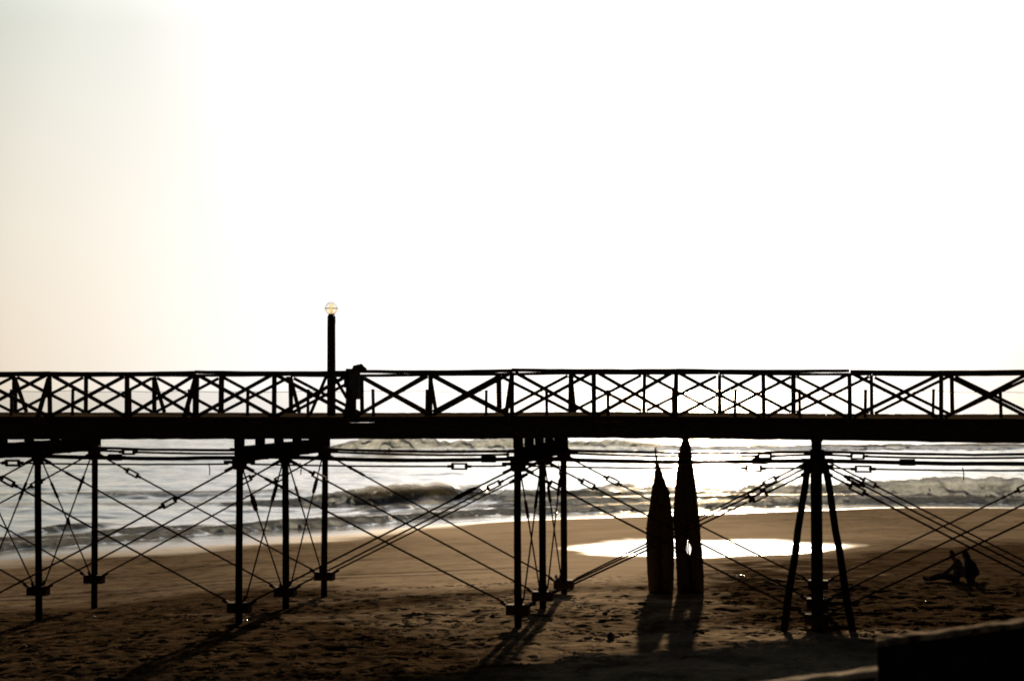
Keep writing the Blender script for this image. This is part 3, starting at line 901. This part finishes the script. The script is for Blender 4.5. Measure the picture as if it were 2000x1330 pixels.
P1 = [(1195, 180, 345), (1050, 168, 352), (900, 160, 355), (710, 158, 352), (600, 172, 342), (520, 188, 330), (430, 195, 322), (380, 212, 297), (300, 222, 270), (250, 224, 248), (200, 222, 236), (140, 220, 231)]
P2 = [(1210, 382, 570), (1060, 378, 568), (920, 370, 560), (810, 365, 548), (650, 350, 538), (520, 360, 522), (380, 372, 513), (300, 382, 497), (200, 390, 492), (120, 405, 476), (65, 422, 465), (20, 432, 455)]
reed_boat(P1, 1195, 258, 54.0, 'shorter reed boat stood on end on the sand, its prow ending in a forked twig', None, True, 4)
reed_boat(P2, 1210, 470, 54.2, 'taller blunt-nosed reed boat stood on end with light showing through its slits', ((1210 - 872) * .00406, .2), False, 8)

# ---------------------------------------------------------------- two seated people
def skin_mesh(nodes, edges, sub=2):
    me = bpy.data.meshes.new('tmp')
    me.from_pydata([n[:3] for n in nodes], edges, [])
    o = bpy.data.objects.new('tmp', me); col.objects.link(o)
    md = o.modifiers.new('s', 'SKIN'); md.use_smooth_shade = True
    for i, n in enumerate(nodes):
        me.skin_vertices[0].data[i].radius = (n[3], n[3] if len(n) < 5 else n[4])
    me.skin_vertices[0].data[0].use_root = True
    sb = o.modifiers.new('u', 'SUBSURF'); sb.levels = sub; sb.render_levels = sub
    dg = bpy.context.evaluated_depsgraph_get(); dg.update()
    out = bpy.data.meshes.new_from_object(o.evaluated_get(dg))
    bpy.data.objects.remove(o); bpy.data.meshes.remove(me)
    return out
def skin_obj(name, pieces, mat, parent, sub=2):
    bm = bmesh.new()
    for nodes, edges in pieces:
        me = skin_mesh(nodes, edges, sub); bm.from_mesh(me); bpy.data.meshes.remove(me)
    me = bpy.data.meshes.new(name); bm.to_mesh(me); bm.free()
    me.polygons.foreach_set('use_smooth', [True] * len(me.polygons))
    me.materials.append(mat)
    o = bpy.data.objects.new(name, me); col.objects.link(o); o.parent = parent
    return o
def hand_nodes(wr, d, up):
    """palm with five separate bent fingers: returns skeleton pieces, wrist at wr, pointing along d"""
    d, up = Vector(d).normalized(), Vector(up).normalized()
    s = d.cross(up).normalized()
    wr = Vector(wr)
    pieces = []
    for k, (off, ln) in enumerate(((-.03, .062), (-.010, .075), (.010, .080), (.030, .070))):
        b = wr + d * .02 + s * off * .5
        kn = wr + d * .085 + s * off
        m_ = kn + d * ln * .5 - up * .008
        e = kn + d * ln * .88 - up * .035
        pieces.append(([(*b, .013), (*kn, .0115), (*m_, .0095), (*e, .0075)], [(0, 1), (1, 2), (2, 3)]))
    th0 = wr + d * .015 - s * .015; th1 = wr + d * .05 - s * .052; th2 = wr + d * .085 - s * .062 - up * .02
    pieces.append(([(*th0, .015), (*th1, .012), (*th2, .009)], [(0, 1), (1, 2)]))
    pieces.append(([(*(wr - d * .02), .024, .02), (*(wr + d * .04), .036, .017), (*(wr + d * .085), .040, .014)], [(0, 1), (1, 2)]))
    return pieces
def person(loc, rz, scale, label, jacket, head_tilt, lean, arms, legs, hood):
    root = empty('person', loc, rz); root.scale = (scale,) * 3
    tag(root, label, 'person')
    # local frame: the person faces -x, sits on z = 0
    hx, hy = head_tilt
    pel = (0, 0, .11, .13, .17); wa = (-.02 + lean * .25, 0, .27, .11, .145); ch = (-.03 + lean * .7, 0, .45, .12, .17)
    nk0 = (-.03 + lean, 0, .58, .075, .10); nk = (-.05 + lean * 1.15 + hx * .3, hy * .3, .64, .062, .062)
    hd0 = (-.06 + lean * 1.2 + hx * .7, hy * .7, .715, .085, .078); hd1 = (-.05 + lean * 1.2 + hx, hy, .81, .085, .078)
    hd1 = (*hd1[:3], .082, .076)
    body = [pel, wa, ch, nk0, nk, hd0, hd1]
    ed = [(0, 1), (1, 2), (2, 3), (3, 4), (4, 5), (5, 6)]
    def chain(start, pts):
        k = start
        for p in pts:
            body.append(p); ed.append((k, len(body) - 1)); k = len(body) - 1
    for (sh, el, wr) in arms:
        chain(2, [(*sh, .052), (*el, .042), (*wr, .028)])
    for (hp, kn, an, toe) in legs:
        chain(0, [(*hp, .088), (*kn, .060), (*an, .038), (*toe, .034, .026)])
    pieces = [(body, ed)]
    for (sh, el, wr) in arms:
        pieces += hand_nodes(wr, Vector(wr) - Vector(el), (0, 0, 1))
    # nose and ears
    hc = Vector(hd0[:3]); 
    pieces.append(([(hc.x - .065, hc.y, hc.z + .03, .014), (hc.x - .098, hc.y, hc.z + .005, .011)], [(0, 1)]))
    for s in (-1, 1):
        pieces.append(([(hc.x, hc.y + s * .066, hc.z + .02, .012, .02), (hc.x + .012, hc.y + s * .078, hc.z + .03, .008, .02)], [(0, 1)]))
    bo = skin_obj('body', pieces, M_SKIN, root)
    # jacket over torso and sleeves
    jk = [(*pel[:2], pel[2] + .02, .15, .20), (*wa[:3], .135, .175), (*ch[:3], .145, .19), (*nk0[:3], .095, .125), (nk[0], nk[1], nk[2] - .03, .066)]
    je = [(0, 1), (1, 2), (2, 3), (3, 4)]
    for (sh, el, wr) in arms:
        b = len(jk); w2 = Vector(el).lerp(Vector(wr), .9)
        jk += [(*sh, .070), (*el, .056), (*w2, .042)]; je += [(2, b), (b, b + 1), (b + 1, b + 2)]
    skin_obj('jacket', [(jk, je)], jacket, root)
    tr = [(*pel[:3], .14, .18)]; te = []
    for (hp, kn, an, toe) in legs:
        b = len(tr); a2 = Vector(kn).lerp(Vector(an), .92)
        tr += [(*hp, .10), (*kn, .074), (*a2, .052)]; te += [(0, b), (b, b + 1), (b + 1, b + 2)]
    skin_obj('trousers', [(tr, te)], M_TROU, root)
    for (hp, kn, an, toe) in legs:
        a, t_ = Vector(an), Vector(toe)
        skin_obj('shoe', [([(*(a + Vector((.03, 0, -.01))), .045), (*a.lerp(t_, .5), .045, .04), (*(t_ + (t_ - a) * .25), .035, .03)], [(0, 1), (1, 2)])], M_NAVY, root)
    h = Vector(hd1[:3])
    if hood:
        skin_obj('hood', [([(nk0[0] + .05, nk0[1], nk0[2] + .02, .10, .11), (hc.x + .03, hc.y, hc.z, .095, .092), (h.x + .015, h.y, h.z - .01, .092, .088), (h.x, h.y, h.z + .045, .05, .05)], [(0, 1), (1, 2), (2, 3)])], jacket, root)
    else:
        skin_obj('hair', [([(hc.x + .045, hc.y, hc.z - .01, .05, .06), (h.x + .028, h.y, h.z - .015, .072, .072), (h.x - .005, h.y, h.z + .03, .06, .06), (h.x - .05, h.y, h.z + .03, .03, .045)], [(0, 1), (1, 2), (2, 3)])], M_HAIR, root)
    return root
Yp = 57.5
xp = (1872 - 1000) / 3600 * Yp
zp = gz(xp, Yp)
person((xp + .06, Yp - .1, zp - .02), R(-14), 1.15, 'person in a grey top sitting on the sand, one arm reaching down to stretched legs', M_GREY, (-.09, 0), -.10,
       [((-.13, .19, .52), (-.30, .22, .33), (-.43, .16, .20)), ((-.13, -.19, .52), (-.34, -.22, .34), (-.55, -.16, .19))],
       [((-.12, .10, .10), (-.50, .15, .20), (-.90, .13, .07), (-1.0, .14, .10)), ((-.12, -.10, .10), (-.48, -.14, .17), (-.88, -.12, .06), (-.98, -.13, .09))], False)
xp2 = (1905 - 1000) / 3600 * (Yp + .2)
person((xp2, Yp + .25, gz(xp2, Yp) - .07), R(-32), 1.2, 'person in a dark hooded jacket hunched close behind a companion on the sand', M_NAVY, (-.03, 0), -.17,
       [((-.13, .18, .50), (-.22, .24, .28), (-.40, .12, .30)), ((-.13, -.18, .50), (-.22, -.25, .28), (-.40, -.10, .32))],
       [((-.10, .10, .12), (-.42, .14, .40), (-.52, .13, .06), (-.64, .14, .05)), ((-.10, -.10, .12), (-.42, -.14, .42), (-.54, -.12, .06), (-.66, -.13, .05))], True)

# ---------------------------------------------------------------- parapet walls near the camera
def wall(name, p0, d, ln, top, thick, label, seed, cope, step=.12):
    """low concrete wall with a broken, weathered top; p0 is its near top corner, d its plan direction"""
    rw = random.Random(seed)
    d = Vector((d[0], d[1], 0)).normalized()
    n = Vector((.17, 1, 0)).normalized()            # away from the viewer
    root = empty(name, (p0[0], p0[1], gz(p0[0], p0[1]) - .3))
    tag(root, label, 'wall')
    zb = 0
    zt = top - root.location.z
    k = int(ln / step)
    rings = []
    for i in range(k + 1):
        s = ln * i / k
        c = d * s
        h = zt + rw.uniform(-.008, .008) - (.018 if rw.random() < .25 else 0)
        rings.append([(c.x, c.y, zb), (c.x + n.x * thick, c.y + n.y * thick, zb), (c.x + n.x * thick, c.y + n.y * thick, h - .05), (c.x, c.y, h - .05)])
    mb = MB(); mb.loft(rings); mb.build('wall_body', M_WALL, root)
    rings = []
    for i in range(k + 1):
        s = -.015 + (ln + .03) * i / k
        c = d * s
        e = rw.uniform(-.006, .006); h0 = rw.uniform(-.010, .005); h1 = rw.uniform(-.012, .006)
        a, b = -.02 + e, thick + .02 - e
        hh = [(a, zt - .048), (b, zt - .048), (b, zt - .012 + h1), (b - .03, zt + h1), (a + .03, zt + h0), (a, zt - .014 + h0)]
        rings.append([(c.x + n.x * q, c.y + n.y * q, z) for q, z in hh])
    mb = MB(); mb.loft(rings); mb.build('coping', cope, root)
    return root
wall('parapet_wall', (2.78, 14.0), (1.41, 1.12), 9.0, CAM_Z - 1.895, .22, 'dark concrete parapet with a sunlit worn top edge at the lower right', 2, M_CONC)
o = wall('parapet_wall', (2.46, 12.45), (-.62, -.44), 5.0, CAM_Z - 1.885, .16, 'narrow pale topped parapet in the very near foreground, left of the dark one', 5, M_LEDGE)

# ---------------------------------------------------------------- small things lying about
def ground_pt(u, v):
    """walks the sight line down to the sand (survey helper: gives plan positions in metres)"""
    y = 30.0
    while y < 120:
        x = (u - 1000) / 3600 * y
        if CAM_Z - (v - 762) / 3600 * y <= gz(x, y): return x, y
        y += .05
    return x, y
LIT = [
    (1446, 1128, 'plastic_bag', M_PALE, [(0, 0, .05, .12, .1, .06), (.09, .02, .04, .07, .06, .05)], 'white plastic bag lying on the sand between the reed boats and the raking legs', 'bag', .35),
    (480, 1214, 'paper_scrap', M_PALE, [(0, 0, .03, .06, .05, .035), (-.06, 0, .02, .03, .03, .03)], 'pale paper scrap glinting at the foot of a front pile', 'litter', .4),
    (1624, 1178, 'paper_scrap', M_PALE, [(0, 0, .03, .035, .04, .035)], 'small pale scrap on the sand between the raking legs', 'litter', .4),
    (1804, 1140, 'plastic_cup', M_PALE, [(0, 0, .05, .03, .035, .06)], 'small white cup on the sand by the feet of the seated person', 'cup', .2),
    (1808, 1176, 'paper_scrap', M_PALE, [(0, 0, .02, .04, .035, .025)], 'tiny pale scrap on the dark sand in front of the seated pair', 'litter', .4),
    (184, 1205, 'paper_scrap', M_PALE, [(0, 0, .02, .04, .03, .022)], 'tiny pale scrap on the dim sand in front of the leftmost piles', 'litter', .4),
    (1192, 1248, 'stone', M_STONE, [(0, 0, .07, .08, .07, .10), (.05, 0, .04, .06, .06, .06)], 'dark upright stone on the sand left of the boat shadows', 'stone', .3),
    (1182, 1200, 'stone', M_STONE, [(0, 0, .03, .07, .06, .05)], 'small dark stone on the sand behind the upright one', 'stone', .3),
    (1244, 1182, 'seaweed_clump', M_WEED, [(0, 0, .03, .25, .12, .05), (.14, 0, .04, .12, .1, .07)], 'dark clump of dried seaweed left of the shorter reed boat', 'seaweed', .4),
    (660, 1268, 'seaweed_clump', M_WEED, [(0, 0, .03, .22, .14, .06)], 'dark clump of seaweed on the sand right of the second front pile', 'seaweed', .4),
    (850, 1172, 'seaweed_clump', M_WEED, [(0, 0, .03, .26, .12, .05), (-.15, .1, .02, .1, .1, .04)], 'dark seaweed clump midway between two rows of piles', 'seaweed', .4),
    (1180, 1214, 'seaweed_clump', M_WEED, [(0, 0, .02, .16, .1, .045)], 'flat dark seaweed clump just behind the upright stone', 'seaweed', .4),
    (962, 1206, 'seaweed_clump', M_WEED, [(0, 0, .02, .1, .07, .04)], 'tiny dark seaweed clump left of the middle front pile', 'seaweed', .4),
    (1365, 1236, 'seaweed_clump', M_WEED, [(0, 0, .02, .15, .09, .045)], 'dark seaweed clump at the right edge of the boat shadows', 'seaweed', .4),
]
for k, (u, v, nm, mt, parts, lab, cat, am) in enumerate(LIT):
    x, y = ground_pt(u, v)
    o = lump(nm, mt, parts, k * 3.1, am)
    o.location = (x, y, gz(x, y) - .005)
    tag(o, lab, cat)
# things caught on the iron work
p = W(BENTS[3] - .18, ROWS[2], clampz(3, 2) + .13)
o = lump('plastic_cup', M_PALE, [(-.02, 0, .07, .045, .045, .08), (.09, .02, .06, .04, .04, .07), (.03, -.03, .03, .08, .05, .035)], 7, .25)
o.location = p + Vector((-.03, 0, .0)); tag(o, 'crushed white cup left on the iron clamp of the far middle pile', 'cup')
a = collar_pt(1, 1, .03, .22, -.2); b = clamp_pt(1, 2, -.05, -.22, .2)
c = a.lerp(b, .5); cw = W(c.x, c.y, c.z - Z0)
o = lump('rag', M_CLOTH, [(.03, -.02, -.04, .06, .05, .10), (.07, -.02, -.12, .04, .03, .05)], 12, .4)
o.location = cw; tag(o, 'dark rag caught on crossed rods between the leftmost piles', 'rag')

# ---------------------------------------------------------------- light
SUN_AZ, SUN_EL = 5.9, 12.7                    # degrees right of straight ahead (+y), above the horizon
sd = Vector((math.sin(R(SUN_AZ)) * math.cos(R(SUN_EL)), math.cos(R(SUN_AZ)) * math.cos(R(SUN_EL)), math.sin(R(SUN_EL))))
sun = bpy.data.lights.new('sun', 'SUN'); sun.energy = 6.5; sun.angle = R(.8); sun.color = (1, .76, .49)
so = bpy.data.objects.new('sun', sun); col.objects.link(so)
so.rotation_euler = sd.to_track_quat('Z', 'Y').to_euler(); so.location = (0, 0, 60)

w = bpy.data.worlds.new('World'); scene.world = w; w.use_nodes = True
nt = w.node_tree; N, L = nt.nodes, nt.links
bg = N['Background']; out = N['World Output']
sky = N.new('ShaderNodeTexSky'); sky.sky_type = 'NISHITA'; sky.sun_disc = False
sky.sun_elevation = R(SUN_EL); sky.sun_rotation = R(SUN_AZ); sky.dust_density = 3.0; sky.air_density = 1.0
L.new(sky.outputs[0], bg.inputs['Color']); bg.inputs['Strength'].default_value = .004
tc = N.new('ShaderNodeTexCoord')
nrm = N.new('ShaderNodeVectorMath'); nrm.operation = 'NORMALIZE'; L.new(tc.outputs['Generated'], nrm.inputs[0])
def angle_to(v):
    d = N.new('ShaderNodeVectorMath'); d.operation = 'DOT_PRODUCT'; d.inputs[1].default_value = Vector(v).normalized()
    L.new(nrm.outputs[0], d.inputs[0])
    c = N.new('ShaderNodeMath'); c.operation = 'ARCCOSINE'; c.use_clamp = False
    mn = N.new('ShaderNodeMath'); mn.operation = 'MINIMUM'; mn.inputs[1].default_value = 1.0
    L.new(d.outputs['Value'], mn.inputs[0]); L.new(mn.outputs[0], c.inputs[0])
    m_ = N.new('ShaderNodeMath'); m_.operation = 'MULTIPLY'; m_.inputs[1].default_value = 180 / math.pi / 90
    L.new(c.outputs[0], m_.inputs[0])
    return m_.outputs[0]                       # 0..1 for 0..90 degrees
def ramp(fac, stops, interp='EASE'):
    r = N.new('ShaderNodeValToRGB'); cr = r.color_ramp; cr.interpolation = interp
    while len(cr.elements) < len(stops): cr.elements.new(.5)
    for e, (p, c) in zip(cr.elements, stops):
        e.position = p; e.color = (*c, 1)
    L.new(fac, r.inputs['Fac']); return r.outputs['Color']
# hazy veil of bright sky on the sun's side
sx = N.new('ShaderNodeSeparateXYZ'); L.new(nrm.outputs[0], sx.inputs[0])
def math_node(op, a=None, b=None, clamp=False):
    n = N.new('ShaderNodeMath'); n.operation = op; n.use_clamp = clamp
    for k, v in enumerate((a, b)):
        if v is None: continue
        if isinstance(v, (int, float)): n.inputs[k].default_value = v
        else: L.new(v, n.inputs[k])
    return n.outputs[0]
az = math_node('ARCTAN2', sx.outputs['X'], sx.outputs['Y'])
az = math_node('ABSOLUTE', math_node('SUBTRACT', az, R(1.5)))
az = math_node('MULTIPLY', az, 2 / math.pi, True)            # 0..1 for 0..90 degrees
el = math_node('MULTIPLY', math_node('ARCSINE', sx.outputs['Z']), 2 / math.pi, True)
g3 = lambda v: (v, v, v)
fa = ramp(az, [(0, g3(.76)), (5 / 90, g3(.725)), (8 / 90, g3(.69)), (11 / 90, g3(.655)), (14 / 90, g3(.61)), (17 / 90, g3(.565)), (20 / 90, g3(.46)), (26 / 90, g3(.34)), (45 / 90, g3(.14)), (70 / 90, g3(.03)), (1, g3(.014))], 'LINEAR')
ge = ramp(el, [(0, g3(1)), (5 / 90, g3(.97)), (11 / 90, g3(.91)), (16 / 90, g3(1.45)), (24 / 90, g3(1.35)), (36 / 90, g3(.40)), (60 / 90, g3(.10)), (1, g3(.04))], 'LINEAR')
veil = N.new('ShaderNodeMix'); veil.data_type = 'RGBA'; veil.blend_type = 'MULTIPLY'; veil.inputs['Factor'].default_value = 1
rad = ramp(angle_to((250, 3600, 160)), [(0, g3(1)), (10 / 90, g3(1)), (15 / 90, g3(.985)), (19 / 90, g3(.94)), (22 / 90, g3(.80)), (26 / 90, g3(.78)), (1, g3(.8))], 'LINEAR')
v0 = N.new('ShaderNodeMix'); v0.data_type = 'RGBA'; v0.blend_type = 'MULTIPLY'; v0.inputs['Factor'].default_value = 1
L.new(fa, v0.inputs['A']); L.new(rad, v0.inputs['B'])
L.new(v0.outputs['Result'], veil.inputs['A']); L.new(ge, veil.inputs['B'])
tint = ramp(el, [(0, (1.0, .87, .70)), (5 / 90, (1, .94, .82)), (11 / 90, (.97, 1.0, .90)), (.4, (.80, .92, 1))], 'LINEAR')
tf = N.new('ShaderNodeMapRange'); tf.interpolation_type = 'SMOOTHSTEP'
tf.inputs['From Min'].default_value = 7 / 90; tf.inputs['From Max'].default_value = 19 / 90
L.new(az, tf.inputs['Value'])
mx = N.new('ShaderNodeMix'); mx.data_type = 'RGBA'; mx.blend_type = 'MULTIPLY'
L.new(tf.outputs['Result'], mx.inputs['Factor']); L.new(veil.outputs['Result'], mx.inputs['A']); L.new(tint, mx.inputs['B'])
bg2 = N.new('ShaderNodeBackground'); bg2.inputs['Strength'].default_value = 1.5; L.new(mx.outputs['Result'], bg2.inputs['Color'])
# aureole above the water under the sun
a2 = angle_to((math.sin(R(SUN_AZ)) * math.cos(R(7)), math.cos(R(SUN_AZ)) * math.cos(R(7)), math.sin(R(7))))
aur = ramp(a2, [(0, (1, .95, .86)), (3 / 90, (.72, .68, .60)), (6 / 90, (.30, .28, .24)), (10 / 90, (.07, .06, .05)), (15 / 90, (0, 0, 0))], 'EASE')
bg3 = N.new('ShaderNodeBackground'); bg3.inputs['Strength'].default_value = 3.0; L.new(aur, bg3.inputs['Color'])
# broad brightness around the sun itself, just above the picture
a3 = angle_to(sd + Vector((0, 0, .03)))
aur2 = ramp(a3, [(0, (1, .96, .90)), (8 / 90, (.40, .385, .36)), (12 / 90, (.09, .085, .08)), (18 / 90, (0, 0, 0))], 'EASE')
bg4 = N.new('ShaderNodeBackground'); bg4.inputs['Strength'].default_value = 2.2; L.new(aur2, bg4.inputs['Color'])
s3 = N.new('ShaderNodeAddShader')
s1 = N.new('ShaderNodeAddShader'); s2 = N.new('ShaderNodeAddShader')
L.new(bg.outputs[0], s1.inputs[0]); L.new(bg2.outputs[0], s1.inputs[1])
L.new(s1.outputs[0], s2.inputs[0]); L.new(bg3.outputs[0], s2.inputs[1]); L.new(s2.outputs[0], s3.inputs[0]); L.new(bg4.outputs[0], s3.inputs[1]); L.new(s3.outputs[0], out.inputs['Surface'])

# ---------------------------------------------------------------- camera
cd = bpy.data.cameras.new('camera'); cam = bpy.data.objects.new('camera', cd); col.objects.link(cam)
cam.location = (0, 0, CAM_Z); cam.rotation_euler = (R(90), 0, 0)
cd.sensor_width = 36; cd.lens = 64.8; cd.shift_y = .0485
cd.clip_start = .1; cd.clip_end = 120000
cd.dof.use_dof = True; cd.dof.focus_distance = 48; cd.dof.aperture_fstop = 1.9
scene.camera = cam
scene.view_settings.view_transform = 'Standard'; scene.view_settings.look = 'None'
scene.view_settings.exposure = 0; scene.view_settings.gamma = 1
scene.cycles.filter_width = 1.9
scene.cycles.max_bounces = 8; scene.cycles.transparent_max_bounces = 16
